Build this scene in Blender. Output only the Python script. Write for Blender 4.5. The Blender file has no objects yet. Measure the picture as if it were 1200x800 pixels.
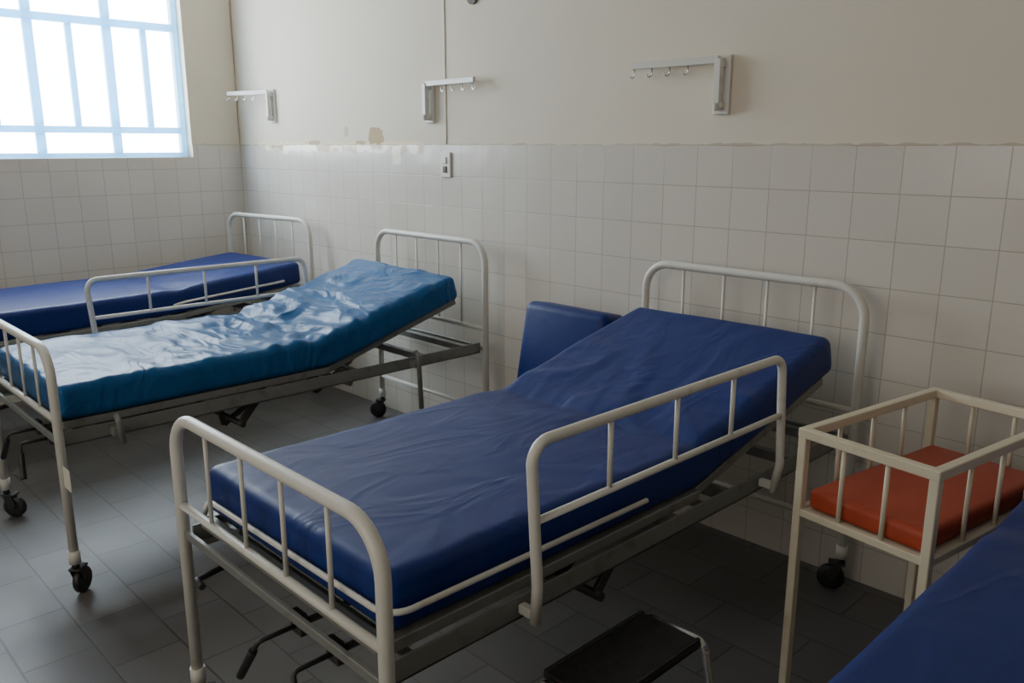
import bpy, bmesh, math, random
from mathutils import Vector, Matrix, noise
random.seed(4)
SC = bpy.context.scene
COL = SC.collection

# ---------------------------------------------------------------- materials
def new_mat(name):
    m = bpy.data.materials.new(name); m.use_nodes = True
    nt = m.node_tree
    return m, nt, nt.nodes["Principled BSDF"]

def N(nt, typ, **kw):
    n = nt.nodes.new(typ)
    for k, v in kw.items(): setattr(n, k, v)
    return n

def math_node(nt, op, a, b=None, clamp=False):
    n = N(nt, "ShaderNodeMath", operation=op); n.use_clamp = clamp
    for i, v in enumerate((a, b)):
        if v is None: continue
        if isinstance(v, (int, float)): n.inputs[i].default_value = v
        else: nt.links.new(v, n.inputs[i])
    return n.outputs[0]

def mix_col(nt, fac, a, b):
    n = N(nt, "ShaderNodeMix", data_type='RGBA')
    if isinstance(fac, (int, float)): n.inputs[0].default_value = fac
    else: nt.links.new(fac, n.inputs[0])
    for i, v in ((6, a), (7, b)):
        if isinstance(v, (tuple, list)): n.inputs[i].default_value = (*v[:3], 1)
        else: nt.links.new(v, n.inputs[i])
    return n.outputs[2]

def paint(name, c1, c2, rough=0.45, metal=0.0, scale=18, lo=0.55, hi=0.75, bump=0.05, transl=0.0):
    m, nt, b = new_mat(name)
    tc = N(nt, "ShaderNodeTexCoord")
    nz = N(nt, "ShaderNodeTexNoise"); nz.inputs["Scale"].default_value = scale; nz.inputs["Detail"].default_value = 6
    nt.links.new(tc.outputs["Object"], nz.inputs["Vector"])
    mr = N(nt, "ShaderNodeMapRange"); mr.inputs[1].default_value = lo; mr.inputs[2].default_value = hi
    nt.links.new(nz.outputs[0], mr.inputs[0])
    c = mix_col(nt, mr.outputs[0], c1, c2)
    nt.links.new(c, b.inputs["Base Color"])
    b.inputs["Roughness"].default_value = rough; b.inputs["Metallic"].default_value = metal
    bp = N(nt, "ShaderNodeBump"); bp.inputs["Strength"].default_value = bump; bp.inputs["Distance"].default_value = 0.002
    nt.links.new(nz.outputs[0], bp.inputs["Height"]); nt.links.new(bp.outputs[0], b.inputs["Normal"])
    if transl > 0:
        o = nt.nodes["Material Output"]; t = N(nt, "ShaderNodeBsdfTranslucent"); nt.links.new(c, t.inputs[0])
        mx = N(nt, "ShaderNodeMixShader"); mx.inputs[0].default_value = transl
        nt.links.new(b.outputs[0], mx.inputs[1]); nt.links.new(t.outputs[0], mx.inputs[2]); nt.links.new(mx.outputs[0], o.inputs[0])
    return m

def vinyl(name, c1, c2, rough=0.38, wr=0.5, sc=(7, 3, 7), rot=0.0, k=6.0, spec=.45):
    m, nt, b = new_mat(name)
    tc = N(nt, "ShaderNodeTexCoord")
    mp = N(nt, "ShaderNodeMapping"); mp.inputs["Scale"].default_value = sc; mp.inputs["Rotation"].default_value = (0, 0, rot)
    nt.links.new(tc.outputs["Object"], mp.inputs["Vector"])
    nz = N(nt, "ShaderNodeTexNoise"); nz.inputs["Scale"].default_value = 1.0; nz.inputs["Detail"].default_value = 2.5
    nz.inputs["Distortion"].default_value = 1.0
    nt.links.new(mp.outputs[0], nz.inputs["Vector"])
    r = math_node(nt, 'ABSOLUTE', math_node(nt, 'SUBTRACT', nz.outputs[0], 0.5))
    r = math_node(nt, 'SUBTRACT', 1.0, math_node(nt, 'MULTIPLY', r, k, ), True)
    n2 = N(nt, "ShaderNodeTexNoise"); n2.inputs["Scale"].default_value = 2.2; n2.inputs["Detail"].default_value = 3
    nt.links.new(tc.outputs["Object"], n2.inputs["Vector"])
    nt.links.new(mix_col(nt, n2.outputs[0], c1, c2), b.inputs["Base Color"])
    h = math_node(nt, 'ADD', math_node(nt, 'MULTIPLY', r, n2.outputs[0]), n2.outputs[0])
    bp = N(nt, "ShaderNodeBump"); bp.inputs["Strength"].default_value = wr; bp.inputs["Distance"].default_value = 0.012
    nt.links.new(h, bp.inputs["Height"]); nt.links.new(bp.outputs[0], b.inputs["Normal"])
    b.inputs["Roughness"].default_value = rough
    b.inputs["Specular IOR Level"].default_value = spec
    return m

M_WHITE = paint("white_enamel", (0.68, 0.66, 0.60), (0.48, 0.43, 0.35), 0.36, 0, 14, .60, .85)
M_CREAM = paint("cream_enamel", (0.68, 0.61, 0.46), (0.48, 0.39, 0.27), 0.40, 0, 14, .60, .85)
M_GREY = paint("grey_steel_paint", (0.23, 0.235, 0.22), (0.15, 0.145, 0.13), 0.42, 0.2)
M_DARK = paint("dark_oily_steel", (0.05, 0.05, 0.05), (0.08, 0.07, 0.06), 0.5, 0.4)
M_BLACK = paint("black_rubber", (0.012, 0.012, 0.013), (0.025, 0.025, 0.025), 0.45, 0, 60, 0.4, 0.7, 0.1)
M_CHROME = paint("chrome", (0.6, 0.6, 0.6), (0.45, 0.43, 0.4), 0.2, 1.0)
M_NAVY = vinyl("navy_vinyl", (0.006, 0.021, 0.138), (0.010, 0.031, 0.188), 0.44, 0.25, (6.5, 2.8, 5), 0.6, 7, .28)
M_NAVY2 = vinyl("navy_vinyl_plain", (0.005, 0.018, 0.125), (0.009, 0.027, 0.165), 0.45, 0.15, (4, 2, 4), 0, 6, .3)
M_TEAL = vinyl("light_blue_vinyl", (0.007, 0.078, 0.225), (0.012, 0.11, 0.30), 0.38, 0.62, (3.5, 7.5, 4), 0.45, 6.5, .22)
M_ORANGE = vinyl("orange_red_vinyl", (0.37, 0.048, 0.018), (0.44, 0.064, 0.024), 0.5, 0.12)
M_PAPER = paint("paper_tag", (0.75, 0.72, 0.62), (0.65, 0.62, 0.54), 0.8)
M_PLASTIC = paint("switch_plastic", (0.75, 0.72, 0.62), (0.68, 0.64, 0.52), 0.4)
M_WINF = paint("pale_blue_window_paint", (0.44, 0.74, 0.95), (0.36, 0.64, 0.88), 0.5, transl=.5)  # translucency added so the backlit bars glow as if overexposed
M_CEIL = paint("ceiling_paint", (0.80, 0.78, 0.72), (0.72, 0.7, 0.64), 0.9, 0, 2)
M_CARD = paint("brown_fittings", (0.10, 0.08, 0.06), (0.2, 0.17, 0.12), 0.6)

def glass_mat():
    m = bpy.data.materials.new("window_glass"); m.use_nodes = True
    nt = m.node_tree; nt.nodes.clear()
    o = N(nt, "ShaderNodeOutputMaterial"); mx = N(nt, "ShaderNodeMixShader"); mx.inputs[0].default_value = 0.05
    t = N(nt, "ShaderNodeBsdfTransparent"); t.inputs[0].default_value = (0.94, 0.98, 1, 1)
    g = N(nt, "ShaderNodeBsdfGlossy"); g.inputs["Roughness"].default_value = 0.1
    nt.links.new(t.outputs[0], mx.inputs[1]); nt.links.new(g.outputs[0], mx.inputs[2]); nt.links.new(mx.outputs[0], o.inputs[0])
    return m
M_GLASS = glass_mat()

TOP = 1.485; TS = 0.15
def tile_mat(name, axis):
    m, nt, b = new_mat(name)
    g = N(nt, "ShaderNodeNewGeometry"); s = N(nt, "ShaderNodeSeparateXYZ")
    nt.links.new(g.outputs["Position"], s.inputs[0])
    u = math_node(nt, 'DIVIDE', s.outputs[axis], TS)
    v = math_node(nt, 'DIVIDE', math_node(nt, 'SUBTRACT', s.outputs[2], TOP), TS)
    u = math_node(nt, 'ADD', u, 100.0); v = math_node(nt, 'ADD', v, 100.0)
    c = N(nt, "ShaderNodeCombineXYZ"); nt.links.new(u, c.inputs[0]); nt.links.new(v, c.inputs[1])
    br = N(nt, "ShaderNodeTexBrick"); br.offset = 0.0; br.squash = 1.0
    br.inputs["Scale"].default_value = 1; br.inputs["Mortar Size"].default_value = 0.014
    br.inputs["Mortar Smooth"].default_value = 0.6
    br.inputs["Brick Width"].default_value = 1; br.inputs["Row Height"].default_value = 1
    br.inputs["Color1"].default_value = (0.68, 0.63, 0.56, 1); br.inputs["Color2"].default_value = (0.65, 0.60, 0.53, 1)
    br.inputs["Mortar"].default_value = (0.43, 0.385, 0.32, 1)
    nt.links.new(c.outputs[0], br.inputs["Vector"])
    nz = N(nt, "ShaderNodeTexNoise"); nz.inputs["Scale"].default_value = 1.3; nz.inputs["Detail"].default_value = 5
    nt.links.new(g.outputs["Position"], nz.inputs["Vector"])
    mr = N(nt, "ShaderNodeMapRange"); mr.inputs[1].default_value = .45; mr.inputs[2].default_value = .8; mr.inputs[4].default_value = .35
    nt.links.new(nz.outputs[0], mr.inputs[0])
    col = mix_col(nt, mr.outputs[0], br.outputs["Color"], (0.52, 0.46, 0.37))
    if axis == 0:
        n3 = N(nt, "ShaderNodeTexNoise"); n3.inputs["Scale"].default_value = 9; n3.inputs["Detail"].default_value = 4
        nt.links.new(g.outputs["Position"], n3.inputs["Vector"])
        n4 = N(nt, "ShaderNodeTexNoise"); n4.inputs["Scale"].default_value = 6; n4.inputs["Detail"].default_value = 2
        nt.links.new(g.outputs["Position"], n4.inputs["Vector"])
        zr = math_node(nt, 'ADD', s.outputs[2], math_node(nt, 'MULTIPLY', n3.outputs[0], 0.12))
        a = math_node(nt, 'GREATER_THAN', zr, TOP + 0.024)
        xl = math_node(nt, 'MULTIPLY', math_node(nt, 'LESS_THAN', s.outputs[0], -0.45), math_node(nt, 'GREATER_THAN', s.outputs[0], -2.1))
        br4 = N(nt, "ShaderNodeMapRange"); br4.inputs[1].default_value = .46; br4.inputs[2].default_value = .54
        nt.links.new(n4.outputs[0], br4.inputs[0])
        chip = mix_col(nt, br4.outputs[0], (0.92, 0.87, 0.74), (0.52, 0.36, 0.21))
        col = mix_col(nt, math_node(nt, 'MULTIPLY', a, xl), col, chip)
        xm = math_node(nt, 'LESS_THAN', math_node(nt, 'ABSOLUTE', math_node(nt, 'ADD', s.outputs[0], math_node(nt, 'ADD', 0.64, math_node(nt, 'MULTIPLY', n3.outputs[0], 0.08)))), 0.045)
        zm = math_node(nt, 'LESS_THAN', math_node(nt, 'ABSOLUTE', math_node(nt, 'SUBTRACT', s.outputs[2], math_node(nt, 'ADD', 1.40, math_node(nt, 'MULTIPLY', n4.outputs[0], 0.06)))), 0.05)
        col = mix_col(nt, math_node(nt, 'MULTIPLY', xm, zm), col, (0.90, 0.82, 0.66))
        n5 = N(nt, "ShaderNodeTexNoise"); n5.inputs["Scale"].default_value = 4; n5.inputs["Detail"].default_value = 6
        nt.links.new(g.outputs["Position"], n5.inputs["Vector"])
        jz = math_node(nt, 'GREATER_THAN', math_node(nt, 'ADD', s.outputs[2], math_node(nt, 'MULTIPLY', n5.outputs[0], 0.03)), TOP + 0.0145)
        col = mix_col(nt, math_node(nt, 'MULTIPLY', jz, 0.5), col, (0.34, 0.28, 0.21))
    nt.links.new(col, b.inputs["Base Color"])
    b.inputs["Roughness"].default_value = 0.22
    bp = N(nt, "ShaderNodeBump"); bp.inputs["Strength"].default_value = 0.3; bp.inputs["Distance"].default_value = 0.002
    nt.links.new(math_node(nt, 'SUBTRACT', 1.0, br.outputs["Fac"]), bp.inputs["Height"])
    n6 = N(nt, "ShaderNodeTexNoise"); n6.inputs["Scale"].default_value = 7; n6.inputs["Detail"].default_value = 1
    nt.links.new(g.outputs["Position"], n6.inputs["Vector"])
    b2 = N(nt, "ShaderNodeBump"); b2.inputs["Strength"].default_value = 0.25; b2.inputs["Distance"].default_value = 0.01
    nt.links.new(n6.outputs[0], b2.inputs["Height"]); nt.links.new(bp.outputs[0], b2.inputs["Normal"])
    nt.links.new(b2.outputs[0], b.inputs["Normal"])
    return m
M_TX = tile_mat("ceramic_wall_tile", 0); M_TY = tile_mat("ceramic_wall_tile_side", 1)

def plaster():
    m, nt, b = new_mat("cream_wall_paint")
    g = N(nt, "ShaderNodeNewGeometry"); s = N(nt, "ShaderNodeSeparateXYZ"); nt.links.new(g.outputs["Position"], s.inputs[0])
    nz = N(nt, "ShaderNodeTexNoise"); nz.inputs["Scale"].default_value = 1.1; nz.inputs["Detail"].default_value = 6
    nt.links.new(g.outputs["Position"], nz.inputs["Vector"])
    col = mix_col(nt, nz.outputs[0], (0.76, 0.68, 0.56), (0.68, 0.605, 0.48))
    n2 = N(nt, "ShaderNodeTexNoise"); n2.inputs["Scale"].default_value = 14; n2.inputs["Detail"].default_value = 5
    nt.links.new(g.outputs["Position"], n2.inputs["Vector"])
    n7 = N(nt, "ShaderNodeTexNoise"); n7.inputs["Scale"].default_value = 22; n7.inputs["Detail"].default_value = 6
    nt.links.new(g.outputs["Position"], n7.inputs["Vector"])
    def patch(col, cx, cz, rx, rz, c):
        a = math_node(nt, 'DIVIDE', math_node(nt, 'SUBTRACT', s.outputs[0], cx), rx)
        d = math_node(nt, 'DIVIDE', math_node(nt, 'SUBTRACT', s.outputs[2], cz), rz)
        r = math_node(nt, 'ADD', math_node(nt, 'MULTIPLY', a, a), math_node(nt, 'MULTIPLY', d, d))
        r = math_node(nt, 'ADD', r, math_node(nt, 'MULTIPLY', math_node(nt, 'SUBTRACT', n7.outputs[0], 0.5), 4.0))
        y = math_node(nt, 'GREATER_THAN', s.outputs[1], -0.05)
        return mix_col(nt, math_node(nt, 'MULTIPLY', math_node(nt, 'LESS_THAN', r, 1.0), y), col, c)
    zb = math_node(nt, 'ADD', s.outputs[2], math_node(nt, 'MULTIPLY', n2.outputs[0], 0.09))
    xl = math_node(nt, 'MULTIPLY', math_node(nt, 'LESS_THAN', s.outputs[0], -0.45), math_node(nt, 'GREATER_THAN', s.outputs[0], -2.2))
    col = mix_col(nt, math_node(nt, 'MULTIPLY', xl, math_node(nt, 'LESS_THAN', zb, TOP + 0.060)), col, (0.86, 0.73, 0.50))
    zb = math_node(nt, 'ADD', s.outputs[2], math_node(nt, 'MULTIPLY', n2.outputs[0], 0.03))
    col = mix_col(nt, math_node(nt, 'LESS_THAN', zb, TOP + 0.020), col, (0.54, 0.46, 0.36))
    col = patch(col, -0.87, 1.53, 0.08, 0.045, (0.46, 0.33, 0.17))
    col = patch(col, -1.16, 1.56, 0.02, 0.03, (0.55, 0.46, 0.33))
    col = patch(col, -1.02, 1.50, 0.05, 0.012, (0.48, 0.37, 0.22))
    col = patch(col, -1.5, 1.50, 0.09, 0.012, (0.48, 0.38, 0.25))
    nt.links.new(col, b.inputs["Base Color"]); b.inputs["Roughness"].default_value = 0.75
    bp = N(nt, "ShaderNodeBump"); bp.inputs["Strength"].default_value = 0.12; bp.inputs["Distance"].default_value = 0.004
    nt.links.new(n2.outputs[0], bp.inputs["Height"]); nt.links.new(bp.outputs[0], b.inputs["Normal"])
    return m
M_WALL = plaster()

def floor_mat():
    m, nt, b = new_mat("grey_floor_tile")
    g = N(nt, "ShaderNodeNewGeometry")
    ad = N(nt, "ShaderNodeVectorMath", operation='ADD'); ad.inputs[1].default_value = (30.1, 30.05, 0)
    nt.links.new(g.outputs["Position"], ad.inputs[0])
    br = N(nt, "ShaderNodeTexBrick"); br.offset = 0.5; br.squash = 1.0
    br.inputs["Scale"].default_value = 1; br.inputs["Mortar Size"].default_value = 0.0035
    br.inputs["Mortar Smooth"].default_value = 0.3; br.inputs["Bias"].default_value = 0.0
    br.inputs["Brick Width"].default_value = 0.30; br.inputs["Row Height"].default_value = 0.20
    br.inputs["Color1"].default_value = (0.132, 0.124, 0.120, 1); br.inputs["Color2"].default_value = (0.100, 0.094, 0.092, 1)
    br.inputs["Mortar"].default_value = (0.05, 0.047, 0.045, 1)
    nt.links.new(ad.outputs[0], br.inputs["Vector"])
    nz = N(nt, "ShaderNodeTexNoise"); nz.inputs["Scale"].default_value = 2.5; nz.inputs["Detail"].default_value = 8
    nt.links.new(g.outputs["Position"], nz.inputs["Vector"])
    mr = N(nt, "ShaderNodeMapRange"); mr.inputs[1].default_value = .35; mr.inputs[2].default_value = .7; mr.inputs[4].default_value = .55
    nt.links.new(nz.outputs[0], mr.inputs[0])
    nt.links.new(mix_col(nt, mr.outputs[0], br.outputs["Color"], (0.088, 0.080, 0.076)), b.inputs["Base Color"])
    rr = N(nt, "ShaderNodeMapRange"); rr.inputs[1].default_value = .3; rr.inputs[2].default_value = .7; rr.inputs[3].default_value = .34; rr.inputs[4].default_value = .50
    nt.links.new(nz.outputs[0], rr.inputs[0]); nt.links.new(rr.outputs[0], b.inputs["Roughness"])
    b.inputs["Specular IOR Level"].default_value = 0.5
    bp = N(nt, "ShaderNodeBump"); bp.inputs["Strength"].default_value = 0.25; bp.inputs["Distance"].default_value = 0.002
    nt.links.new(math_node(nt, 'SUBTRACT', 1.0, br.outputs["Fac"]), bp.inputs["Height"])
    nt.links.new(bp.outputs[0], b.inputs["Normal"])
    return m
M_FLOOR = floor_mat()

# ---------------------------------------------------------------- mesh helpers
class MB:
    def __init__(s): s.bm = bmesh.new()
    def tube(s, pts, r, seg=12, mi=0, cap=True):
        pts = [Vector(p) for p in pts]; n = len(pts); bm = s.bm
        t0 = (pts[1] - pts[0]).normalized()
        up = Vector((0, 0, 1)) if abs(t0.z) < 0.9 else Vector((1, 0, 0))
        nrm = t0.cross(up).normalized(); rings = []; prev = t0
        for i, p in enumerate(pts):
            if i == 0: t = t0
            elif i == n - 1: t = (pts[-1] - pts[-2]).normalized()
            else: t = ((pts[i + 1] - p).normalized() + (p - pts[i - 1]).normalized()).normalized()
            q = prev.rotation_difference(t); nrm = (q @ nrm).normalized(); prev = t
            bn = t.cross(nrm)
            rings.append([bm.verts.new(p + r * (math.cos(a) * nrm + math.sin(a) * bn)) for a in [2 * math.pi * k / seg for k in range(seg)]])
        for a, b in zip(rings, rings[1:]):
            for k in range(seg):
                f = bm.faces.new((a[k], a[(k + 1) % seg], b[(k + 1) % seg], b[k])); f.smooth = seg > 6; f.material_index = mi
        if cap:
            for rr in (rings[0][::-1], rings[-1]):
                f = bm.faces.new(rr); f.material_index = mi
    def box(s, c, size, bevel=0.0, rot=None, mi=0, seg=2):
        t = bmesh.new(); bmesh.ops.create_cube(t, size=1)
        for v in t.verts: v.co = Vector((v.co.x * size[0], v.co.y * size[1], v.co.z * size[2]))
        if bevel > 0:
            bmesh.ops.bevel(t, geom=list(t.edges), offset=bevel, segments=seg, profile=0.5, affect='EDGES')
        M = Matrix.Translation(Vector(c)) @ (rot.to_4x4() if rot else Matrix.Identity(4))
        mp = {v: s.bm.verts.new(M @ v.co) for v in t.verts}
        for f in t.faces:
            g = s.bm.faces.new([mp[v] for v in f.verts]); g.material_index = mi; g.smooth = bevel > 0.008
        t.free()
    def beam(s, a, b, w, h, mi=0, bevel=0.002):
        a, b = Vector(a), Vector(b); d = b - a; L = d.length; d.normalize()
        up = Vector((0, 0, 1)) if abs(d.z) < 0.95 else Vector((0, 1, 0))
        x = d.cross(up).normalized(); z = x.cross(d).normalized()
        R = Matrix((x, d, z)).transposed()
        s.box((a + b) / 2, (w, L, h), bevel, R, mi, 1)
    def obj(s, name, mats, parent=None, loc=(0, 0, 0)):
        bmesh.ops.recalc_face_normals(s.bm, faces=list(s.bm.faces))
        me = bpy.data.meshes.new(name); s.bm.to_mesh(me); s.bm.free()
        for m in (mats if isinstance(mats, (list, tuple)) else [mats]): me.materials.append(m)
        o = bpy.data.objects.new(name, me); COL.objects.link(o); o.location = loc
        if parent: o.parent = parent
        return o

def fillet(pts, r, n=7):
    pts = [Vector(p) for p in pts]; out = [pts[0]]
    for i in range(1, len(pts) - 1):
        p, a, b = pts[i], pts[i - 1], pts[i + 1]
        da, db = (a - p), (b - p); ang = da.angle(db)
        d = min(r / math.tan(ang / 2), da.length * .49, db.length * .49); rr = d * math.tan(ang / 2)
        p1 = p + da.normalized() * d; p2 = p + db.normalized() * d
        c = p + (da.normalized() + db.normalized()).normalized() * (rr / math.sin(ang / 2))
        v1, v2 = p1 - c, p2 - c; tot = v1.angle(v2); ax = v1.cross(v2).normalized()
        for k in range(n + 1): out.append(c + Matrix.Rotation(tot * k / n, 3, ax) @ v1)
    out.append(pts[-1]); return out

def empty(name, loc, label, cat, group=None, rz=0):
    e = bpy.data.objects.new(name, None); e.empty_display_size = 0.1; COL.objects.link(e)
    e.location = loc; e.rotation_euler = (0, 0, rz); e["label"] = label; e["category"] = cat
    if group: e["group"] = group
    return e

def structure(o): o["kind"] = "structure"; return o

# ---------------------------------------------------------------- room shell
X0, X1, Y1, ZC, TH = -2.45, 5.2, -5.2, 2.95, 0.2
b = MB(); b.box(((X0 + X1) / 2, Y1 / 2, -0.05), (X1 - X0 + 2 * TH, -Y1 + 2 * TH, 0.1)); structure(b.obj("floor", M_FLOOR))
b = MB(); b.box(((X0 + X1) / 2, Y1 / 2, ZC + 0.05), (X1 - X0 + 2 * TH, -Y1 + 2 * TH, 0.1)); structure(b.obj("ceiling", M_CEIL))
b = MB(); b.box(((X0 + X1) / 2, TH / 2 + 0.008, ZC / 2), (X1 - X0 + 2 * TH, TH, ZC))
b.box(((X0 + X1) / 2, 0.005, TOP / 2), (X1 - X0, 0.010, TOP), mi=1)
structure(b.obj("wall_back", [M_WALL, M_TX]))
b = MB(); b.box(((X0 + X1) / 2, Y1 - TH / 2, ZC / 2), (X1 - X0 + 2 * TH, TH, ZC)); structure(b.obj("wall_front", M_WALL))
b = MB(); b.box((X1 + TH / 2, Y1 / 2, ZC / 2), (TH, -Y1, ZC)); structure(b.obj("wall_right", M_WALL))
WY0, WY1, WZ0, WZ1 = -0.33, -2.40, 1.41, 2.62
b = MB(); xc = X0 - TH / 2 - 0.008
def wbox(ya, yb, za, zb, x=xc, t=TH, mi=0): b.box((x, (ya + yb) / 2, (za + zb) / 2), (t, abs(yb - ya), zb - za), mi=mi)
wbox(0, WY0, 0, ZC); wbox(WY1, Y1, 0, ZC); wbox(WY0, WY1, 0, WZ0 - 0.001); wbox(WY0, WY1, WZ1, ZC)
tx = X0 - 0.004
wbox(0, WY0, 0, TOP, tx, .008, 1); wbox(WY1, Y1, 0, TOP, tx, .008, 1); wbox(WY0, WY1, 0, WZ0, tx, .008, 1)
structure(b.obj("wall_left", [M_WALL, M_TY]))
# window
b = MB(); fx = X0 - 0.10
def fb(ya, yb, za, zb, t=0.05): b.box((fx, (ya + yb) / 2, (za + zb) / 2), (t, abs(yb - ya), zb - za), 0.004, None, 0, 1)
fb(WY0, WY0 - .035, WZ0, WZ1, .05); fb(WY1 + .035, WY1, WZ0, WZ1, .05)
fb(WY0 - .035, WY1 + .035, WZ0, WZ0 + .03, .05); fb(WY0 - .035, WY1 + .035, WZ1 - .035, WZ1, .05)
fb(WY0 - .035, WY1 + .035, 1.557, 1.597, .04); fb(WY0 - .035, WY1 + .035, 2.185, 2.23, .04)
ys = [-0.545 - 0.2165 * i for i in range(9)]
for i, y in enumerate(ys):
    if y < WY1 + 0.05: continue
    w = 0.026 if i % 2 else 0.018
    fb(y + w, y - w, 1.597, 2.185, .03)
    if i % 2 == 1: fb(y + w, y - w, WZ0 + .03, 1.557, .03); fb(y + w, y - w, 2.23, WZ1 - .035, .03)
w = structure(b.obj("window_1", M_WINF))
b = MB(); b.box((fx - .012, (WY0 + WY1) / 2, (WZ0 + WZ1) / 2), (.004, abs(WY1 - WY0) - .07, WZ1 - WZ0 - .07)); g = structure(b.obj("window_pane", M_GLASS)); g.parent = w

# ---------------------------------------------------------------- beds
def make_caster(parent, x, y, rz):
    b = MB()
    b.tube([(0, 0, .135), (0, 0, .10)], .012, 12)
    b.box((0, .012, .098), (.04, .055, .008), .002)
    for sx in (-1, 1):
        b.beam((sx * .019, .008, .098), (sx * .019, .028, .045), .004, .034)
    b.tube([(-.024, .028, .045), (.024, .028, .045)], .006, 8)
    c = b.obj("caster", M_DARK, parent, (x, y, 0)); c.rotation_euler = (0, 0, rz)
    b = MB(); r = .045
    prof = [(-.014, .012), (-.014, .028), (-.012, .040), (-.007, r), (.007, r), (.012, .040), (.014, .028), (.014, .012)]
    rings = []
    for px, pr in prof:
        rings.append([b.bm.verts.new((px, pr * math.cos(a), pr * math.sin(a))) for a in [2 * math.pi * k / 28 for k in range(28)]])
    for i in range(len(rings) - 1):
        for k in range(28):
            f = b.bm.faces.new((rings[i][k], rings[i][(k + 1) % 28], rings[i + 1][(k + 1) % 28], rings[i + 1][k])); f.smooth = True
    b.bm.faces.new(rings[0]); b.bm.faces.new(rings[-1])
    b.obj("wheel", M_BLACK, c, (0, .028, .045))

HY = 0.9325
def end_board(name, parent, y, ztop, zrail, nsp, extra=True, rsp=.0055):
    b = MB()
    b.tube(fillet([(-.43, y, .13), (-.43, y, ztop), (.43, y, ztop), (.43, y, .13)], .10, 9), .0150, 16)
    b.tube([(-.43, y, zrail), (.43, y, zrail)], .0105, 12)
    for i in range(nsp):
        x = -.43 + .86 * (i + 1) / (nsp + 1)
        b.tube([(x, y, zrail), (x, y, ztop)], rsp, 8)
    if extra: b.tube([(-.43, y, .24), (.43, y, .24)], .010, 10)
    for sx in (-1, 1): b.tube([(sx * .43, y, .12), (sx * .43, y, .165)], .019, 14)
    return b.obj(name, M_WHITE, parent)

def side_rail(parent, side, ya, yb, ztop=.93):
    x = side * .462; b = MB()
    b.tube(fillet([(x - side * .015, ya + .03, .53), (x, ya + .02, .62), (x, ya, ztop), (x, yb, ztop), (x, yb + .03, .62), (x - side * .015, yb + .03, .53)], .045, 7), .0118, 14)
    b.tube([(x, ya + .005, .765), (x, yb + .01, .765)], .0085, 10)
    for k in (1, 2, 3):
        y = ya + (yb - ya) * k / 4; b.tube([(x, y, .765), (x, y, ztop)], .0062, 10)
    for y in (ya + .03, yb + .03):
        b.box((side * .428, y, .548), (.045, .02, .022), .004)
    return b.obj("side_rail", M_WHITE, parent)

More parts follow.
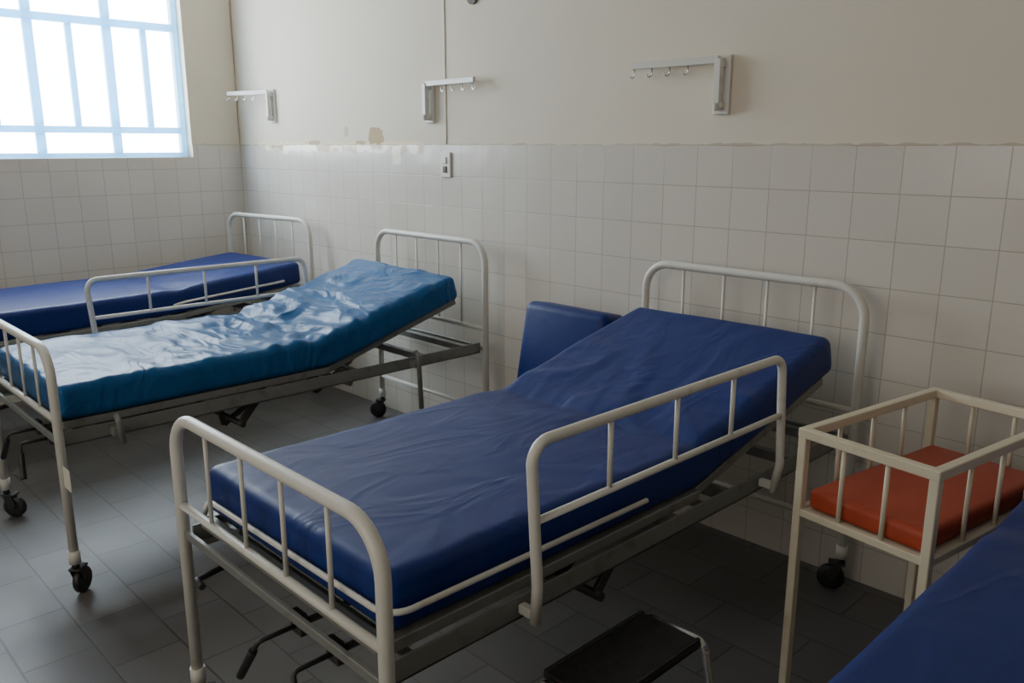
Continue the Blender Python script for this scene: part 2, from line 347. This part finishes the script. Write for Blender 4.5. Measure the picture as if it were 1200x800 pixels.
def make_bed(cx, cy, label, theta, pivot=.11, rails=(), guard=None, cranks=True, brackets=False, tag=False, rz=0.0, rsp=.0055):
    bed = empty("hospital_bed", (cx, cy, 0), label, "bed", "ward hospital beds", rz)
    end_board("headboard", bed, HY, 1.045, .64, 4, True, rsp)
    end_board("footboard", bed, -HY, .855, .62, 4, False)
    # main frame
    b = MB()
    for sx in (-1, 1):
        b.box((sx * .40, 0, .545), (.006, 2 * HY - .02, .05), .001)
        b.box((sx * .387, 0, .523), (.032, 2 * HY - .02, .005), .001)
        b.beam((sx * .37, -HY + .03, .584), (sx * .37, pivot, .584), .03, .026)
    for y in (-.85, -.45, -.05, .25, .62, .88): b.beam((-.398, y, .54), (.398, y, .54), .03, .03)
    for y in (-HY, HY): b.beam((-.425, y, .545), (.425, y, .545), .012, .022)
    b.beam((-.37, -HY + .035, .584), (.37, -HY + .035, .584), .03, .026)
    for k in range(6): b.beam((-.36, -.8 + k * .16, .588), (.36, -.8 + k * .16, .588), .05, .006)
    b.obj("bed_frame", M_GREY, bed)
    # raising backrest section
    b = MB(); ct, st = math.cos(theta), math.sin(theta); L = .72
    def P(s, x, dz=0): return (x, pivot + s * ct - dz * st, .582 + s * st + dz * ct)
    for sx in (-1, 1): b.beam(P(0, sx * .355), P(L, sx * .355), .028, .026)
    for s in (.02, .18, .34, .50, L - .012): b.beam(P(s, -.355), P(s, .355), .04, .012)
    for sx in (-.22, .22):
        p = Vector(P(.46, sx)); b.tube([p, (sx, .22, .50)], .010, 8)
    b.tube([(-.36, .22, .50), (.36, .22, .50)], .012, 10)
    b.obj("backrest_frame", M_GREY, bed)
    # crank mechanism
    b = MB()
    for x in (.07, .21):
        b.tube([(x, -HY + .02, .50), (x, .2 if x < .1 else -.3, .50)], .008, 8)
        b.tube([(x, -.75, .50), (x, -.45, .50)], .014, 10)
        b.box((x, -HY + .03, .505), (.045, .02, .05), .004)
        ye = .2 if x < .1 else -.3
        b.beam((x, ye, .50), (x, ye + .02, .40), .02, .02); b.beam((x, ye + .02, .40), (x + .02, ye + .2, .52), .015, .02)
    b.tube([(-.38, -.28, .44), (.38, -.28, .44)], .012, 10)
    for sx in (-1, 1): b.beam((sx * .36, -.28, .44), (sx * .36, -.20, .53), .012, .03)
    b.tube([(-.25, -HY + .02, .515), (-.25, -HY - .05, .505), (-.21, -HY - .055, .505)], .008, 8)
    b.obj("crank_mechanism", M_DARK, bed)
    for x, a in ((.07, -.55), (.21, .45)):
        b = MB(); y = -HY
        d = Vector((math.sin(a), -.12, -math.cos(a))).normalized()
        e0 = Vector((x, y - .065, .50)); e = e0 + d * .035
        b.tube(fillet([(x, y + .03, .50), e0, e], .012, 4), .0055, 10, 0)
        b.tube([e - d * .004, e + d * .004, e + d * .012, e + d * .080, e + d * .086], .0095, 14, 1)
        b.obj("crank_handle", [M_DARK, M_BLACK], bed)
    for sx in (-1, 1):
        for y in (-HY, HY): make_caster(bed, sx * .43, y, random.uniform(-.9, .9) + (0 if y < 0 else 2.6))
    for side, ya, yb in rails: side_rail(bed, side, ya, yb)
    if guard:
        b = MB(); b.tube(guard, .0065, 10)
        b.obj("mattress_guard", M_WHITE, bed)
    if brackets:
        for y, zb in ((-.75, .50), (.52, .34)):
            b = MB(); b.tube(fillet([(.425, y, .60), (.445, y, .58), (.445, y + .01, zb)], .01, 3), .011, 10)
            b.box((.425, y, .545), (.04, .04, .03), .003)
            b.obj("rail_bracket", M_GREY, bed)
    if tag:
        b = MB(); b.box((.478, -HY - .004, .435), (.065, .003, .075), .001); t = b.obj("tag", M_PAPER, bed); t["label"] = "small white paper tag"
    return bed

def make_mattress(cx, cy, label, mat, theta, pivot=.11, L=1.72, W=.745, T=.125, amp=.003, seed=0., hump=0.0, yfoot=-.888, wrx=1.0, wry=1.0, base=.25, rz=0.0, bend=.22):
    bm = bmesh.new(); R = .028; NL = 150; NW = 64
    spv = pivot - yfoot
    path = []; y, z = yfoot, 0.0; ds = L / NL
    def th(s):
        k = (s - (spv - bend * .45)) / bend; k = max(0, min(1, k)); return theta * (k * k * (3 - 2 * k))
    for i in range(NL + 1):
        s = i * ds; path.append((s, y, z, th(s))); y += math.cos(th(s)) * ds; z += math.sin(th(s)) * ds
    def at(s):
        i = min(NL - 1, max(0, int(s / ds))); f = s / ds - i
        a, c = path[i], path[i + 1]; return [a[k] * (1 - f) + c[k] * f for k in range(4)]
    stations = []
    for k in range(6):
        a = math.pi / 2 * k / 5
        stations.append((R * (1 - math.cos(a)), R * (1 - math.sin(a))))
    n = 150
    for k in range(1, n): stations.append((R + (L - 2 * R) * k / n, 0))
    for k in range(6):
        a = math.pi / 2 * (5 - k) / 5
        stations.append((L - R * (1 - math.cos(a)), R * (1 - math.sin(a))))
    def loop(inset):
        w, h, r = W / 2 - inset, T / 2 - inset, max(R - inset, .004)
        pts = []
        def arc(cx_, cz_, a0):
            for k in range(6):
                a = a0 + math.pi / 2 * k / 5; pts.append((cx_ + r * math.cos(a), cz_ + r * math.sin(a)))
        arc(w - r, h - r, 0)
        for k in range(1, NW): pts.append((w - r - 2 * (w - r) * k / NW, h))
        arc(-w + r, h - r, math.pi / 2)
        for k in range(1, 4): pts.append((-w, h - r - 2 * (h - r) * k / 4))
        arc(-w + r, -h + r, math.pi)
        for k in range(1, 12): pts.append((-w + r + 2 * (w - r) * k / 12, -h))
        arc(w - r, -h + r, 1.5 * math.pi)
        for k in range(1, 4): pts.append((w, -h + r + 2 * (h - r) * k / 4))
        return pts
    rings = []
    for s, ins in stations:
        _, py, pz, t = at(s); ring = []
        for x, zz in loop(ins):
            top = max(0, zz / (T / 2))
            d = 0
            if top > 0:
                q = Vector((x * 3.2 * wrx + seed, s * 3.2 * wry, seed))
                wv = noise.noise_vector(q * .8) * .5
                rdg = 1 - min(1, abs(noise.noise(q + wv)) * 3.0); rdg = rdg * rdg * (3 - 2 * rdg)
                q2 = q * 2.3 + Vector((5, 3, 1)); rd2 = 1 - min(1, abs(noise.noise(q2 + wv * 2)) * 3.2); rd2 = rd2 * rd2
                near = math.exp(-((s - spv - .05) / .35) ** 2)
                d = amp * (rdg + .35 * rd2) * (base + 1.3 * near) + .006 * noise.noise(Vector((x * 1.5 + seed, s * 1.7, 3)))
                d -= .010 * math.exp(-((s - spv) / .06) ** 2)
                d += hump * math.exp(-((s - spv + .32) / .20) ** 2)
                d *= top
            sd = .004 * noise.noise(Vector((s * 6 + seed, zz * 9, x))) * (1 if x > 0 else -1)
            h = T / 2 + zz + d
            ring.append(bm.verts.new((x + sd, py - math.sin(t) * h, pz + math.cos(t) * h)))
        rings.append(ring)
    m = len(rings[0])
    for a, c in zip(rings, rings[1:]):
        for k in range(m):
            f = bm.faces.new((a[k], a[(k + 1) % m], c[(k + 1) % m], c[k])); f.smooth = True
    bm.faces.new(rings[0][::-1]); bm.faces.new(rings[-1])
    bmesh.ops.recalc_face_normals(bm, faces=list(bm.faces))
    me = bpy.data.meshes.new("mattress"); bm.to_mesh(me); bm.free(); me.materials.append(mat)
    o = bpy.data.objects.new("mattress", me); COL.objects.link(o); o.location = (cx, cy, .599); o.rotation_euler = (0, 0, rz)
    o["label"] = label; o["category"] = "mattress"; o["group"] = "ward bed mattresses"
    return o

th1 = math.radians(13.8)
g1 = fillet([(.404, -.15, .655), (.404, -.903, .66), (-.34, -.903, .65), (-.37, -.903, .60)], .05, 6)
g1b = [(p[0], p[1], p[2]) for p in g1]
make_bed(1.49, -1.0325, "white tubular hospital bed with raised backrest and side rail", th1,
         rails=((1, -.605, .355),), guard=g1b)
make_mattress(1.49, -1.0325, "dark navy blue vinyl mattress with raised head end", M_NAVY, th1, L=1.765, W=.765, amp=.005, seed=1.3, wrx=1.4, wry=1.0, base=.15, bend=.13)
th2 = math.radians(16)
make_bed(-.28, -1.055, "white tubular hospital bed under light blue mattress, worn casters", th2,
         rails=((-1, -.53, .50),), brackets=True, tag=True, rsp=.0045)
make_mattress(-.28, -1.055, "shiny wrinkled light blue vinyl mattress, head end raised", M_TEAL, th2, L=1.75, W=.79, T=.118, amp=.0105, seed=7.7, hump=.004, yfoot=-.91, wrx=.95, wry=1.95, base=.7, bend=.16)
th3 = math.radians(5); rz3 = math.radians(6.5)
g3 = [(.402, .05, .655), (.402, .12, .665), (.402, .75, .70)]
make_bed(-1.775, -1.065, "white tubular hospital bed standing in the corner under window", th3, guard=g3, rz=rz3, rsp=.0045)
make_mattress(-1.775, -1.065, "dark navy blue vinyl mattress on corner bed", M_NAVY2, th3, L=1.795, T=.135, amp=.003, seed=12.1, rz=rz3)
make_bed(2.955, -1.03, "white tubular hospital bed beside the baby bassinet", 0.0)
make_mattress(2.955, -1.03, "flat dark blue vinyl mattress beside bassinet", M_NAVY, 0.0, L=1.78, W=.79, T=.145, amp=.003, seed=22.4)

# ---------------------------------------------------------------- chair behind the near bed
ch = empty("companion_chair", (.838, -.45, 0), "navy blue vinyl padded chair against tiled wall beside bed", "chair")
R = Matrix.Rotation(math.radians(-11), 3, 'X')
b = MB(); b.box((0, .15, .63), (.435, .155, .46), .035, R, 0, 5); b.obj("backrest", M_NAVY2, ch)
b = MB(); b.box((0, -.12, .40), (.43, .42, .09), .03, None, 0, 4); b.obj("seat", M_NAVY2, ch)
for sx in (-1, 1):
    for y in (-.28, .06):
        b = MB(); b.tube([(sx * .18, y, 0), (sx * .18, y, .36)], .012, 12); b.obj("leg", M_WHITE, ch)

# ---------------------------------------------------------------- bassinet
RZ = math.radians(-8.9)
BX, BY = 2.323, -.578
bs = empty("baby_bassinet", (BX, BY, 0), "cream painted metal baby bassinet cart with barred sides", "bassinet", None, RZ)
W2, L2, ZT, ZB = .165, .297, .80, .595
b = MB()
for z, w in ((ZT, .024), (ZB, .020)):
    for sx in (-1, 1): b.beam((sx * W2, -L2 - w / 2, z), (sx * W2, L2 + w / 2, z), w, w)
    for sy in (-1, 1): b.beam((-W2, sy * L2, z), (W2, sy * L2, z), w * .98, w * .98)
b.obj("basket_frame", M_CREAM, bs)
def bar(x, y):
    b = MB(); b.tube([(x, y, ZB), (x, y, ZT)], .006, 8); b.obj("bar", M_CREAM, bs)
for sx in (-1, 1):
    for k in (1, 2, 3): bar(sx * W2, -L2 + 2 * L2 * k / 4)
for sy in (-1, 1):
    for k in (1, 2): bar(-W2 + 2 * W2 * k / 3, sy * L2)
b = MB(); b.box((0, 0, ZB + .003), (2 * W2 - .02, 2 * L2 - .02, .006)); b.obj("basket_base", M_CREAM, bs)
for sx in (-1, 1):
    for sy in (-1, 1):
        b = MB(); b.beam((sx * W2, sy * L2, 0), (sx * W2, sy * L2, ZT), .022, .022); b.obj("leg", M_CREAM, bs)
b = MB(); b.box((0, 0, 0), (.304, .568, .054), .016, None, 0, 4)
o = b.obj("bassinet_mattress", M_ORANGE, None, (BX, BY, ZB + .0065 + .027)); o.rotation_euler = (0, 0, RZ)
o["label"] = "small orange-red vinyl mattress lying inside the bassinet"; o["category"] = "mattress"

# ---------------------------------------------------------------- step stool
ss = empty("step_stool", (2.095, -1.42, 0), "chrome two-step footstool with black rubber treads by bed", "step stool")
for x, z in ((-.07, .40), (.13, .20)):
    b = MB(); b.box((x, 0, z), (.17, .34, .022), .008, None, 0, 3)
    b.box((x - .078, 0, z + .010), (.010, .335, .010), .003); b.box((x + .078, 0, z + .010), (.010, .335, .010), .003)
    b.obj("tread", M_BLACK, ss)
b = MB()
for sy in (-1, 1):
    y = sy * .178
    b.tube(fillet([(-.15, y, 0), (-.15, y, .40), (.015, y, .40), (.06, y, .21), (.215, y, .20), (.23, y, 0)], .03, 6), .010, 12)
for x, z in ((-.15, .12), (.228, .06)): b.tube([(x, -.178, z), (x, .178, z)], .008, 10)
b.obj("stool_frame", M_CHROME, ss)

# ---------------------------------------------------------------- wall-mounted hook racks
def rack(x, z, dirx, swing, label):
    e = empty("hook_rack", (x, .0085, z), label, "hook rack", "wall-mounted hook racks")
    b = MB(); b.box((0, -.008, 0), (.065, .016, .205), .004)
    b.tube([(0, -.035, -.09), (0, -.035, .09)], .015, 12)
    for zz in (-.07, .07): b.box((0, -.025, zz), (.034, .034, .022), .003)
    b.obj("wall_plate", M_WHITE, e)
    b = MB(); s = swing; d = Vector((dirx * math.cos(s), -math.sin(s), 0)); o0 = Vector((0, -.037, .085))
    b.beam(o0, o0 + d * .385, .016, .026)
    b.beam(o0, o0 + Vector((0, 0, -.15)), .026, .026)
    a = b.obj("arm", M_WHITE, e)
    for k in range(4):
        p = o0 + d * (.13 + .08 * k) + Vector((0, 0, -.012)); b = MB()
        pts = [p, p + Vector((0, 0, -.02))]
        for q in range(1, 8):
            an = math.pi * q / 7; pts.append(p + Vector((0, 0, -.02)) + d * (.011 * (1 - math.cos(an)) * 1) + Vector((0, 0, -.011 * math.sin(an))))
        b.tube(pts, .003, 8); b.obj("hook", M_CHROME, a)
rack(1.29, 1.695, -1, .02, "white metal wall rack with hanging hooks above bed")
rack(-.385, 1.695, 1, .04, "white metal wall rack above electrical switch")
rack(-1.97, 1.725, -1, .22, "white metal wall rack swung out near window corner")

# switch, conduit, fitting
sw = empty("light_switch", (-.262, 0, 1.39), "cream plastic electrical switch plate on tiled wall", "switch")
b = MB(); b.box((0, -.006, 0), (.078, .012, .122), .004); b.obj("switch_plate", M_PLASTIC, sw)
for dz in (-.022, .022):
    b = MB(); b.box((0, -.014, dz), (.028, .008, .032), .003); b.obj("switch_button", M_CARD if dz < 0 else M_WHITE, sw)
b = MB()
cp = [(-.27 + .004 * noise.noise(Vector((k * .7, 2, 1))), .006, 1.49 + (ZC - 1.49) * k / 30) for k in range(31)]
b.tube(cp, .004, 8)
o = b.obj("wall_conduit", M_PLASTIC); o["label"] = "thin painted electrical conduit running up the wall"; o["category"] = "conduit"
vf = empty("wall_gas_outlet", (-.06, .008, 2.15), "small brass and dark outlet fitting on upper wall", "outlet")
b = MB(); b.tube([(0, 0, 0), (0, -.012, 0)], .035, 20); b.tube([(0, -.01, 0), (0, -.045, 0)], .014, 14); b.obj("outlet_body", M_CARD, vf)

# ---------------------------------------------------------------- camera, light, world
cam = bpy.data.cameras.new("camera"); co = bpy.data.objects.new("camera", cam); COL.objects.link(co)
co.location = (3.01, -2.71, 1.485); co.rotation_euler = (math.radians(90 - 13.23), 0, math.radians(46))
cam.lens = 978 / 1200 * 36; cam.sensor_width = 36; cam.clip_start = 0.02
SC.camera = co

wd = bpy.data.worlds.new("world"); SC.world = wd; wd.use_nodes = True
bg = wd.node_tree.nodes["Background"]; bg.inputs[0].default_value = (0.97, 0.985, 0.99, 1); bg.inputs[1].default_value = 21.0

pl = bpy.data.lights.new("window_portal", 'AREA'); pl.shape = 'RECTANGLE'; pl.size = abs(WY1 - WY0); pl.size_y = WZ1 - WZ0
pl.cycles.is_portal = True
po = bpy.data.objects.new("window_portal", pl); COL.objects.link(po)
po.location = (X0 - .19, (WY0 + WY1) / 2, (WZ0 + WZ1) / 2); po.rotation_euler = (math.radians(90), 0, math.radians(-90))
fl = bpy.data.lights.new("fill_light", 'AREA'); fl.shape = 'RECTANGLE'; fl.size = 2.4; fl.size_y = 1.8; fl.energy = 34; fl.color = (1, .94, .86)  # unseen warm fill lamp, added behind the camera to lift the dim interior
fo = bpy.data.objects.new("fill_light", fl); COL.objects.link(fo)
fo.location = (1.6, -5.0, 1.9); fo.rotation_euler = (math.radians(90), 0, 0)
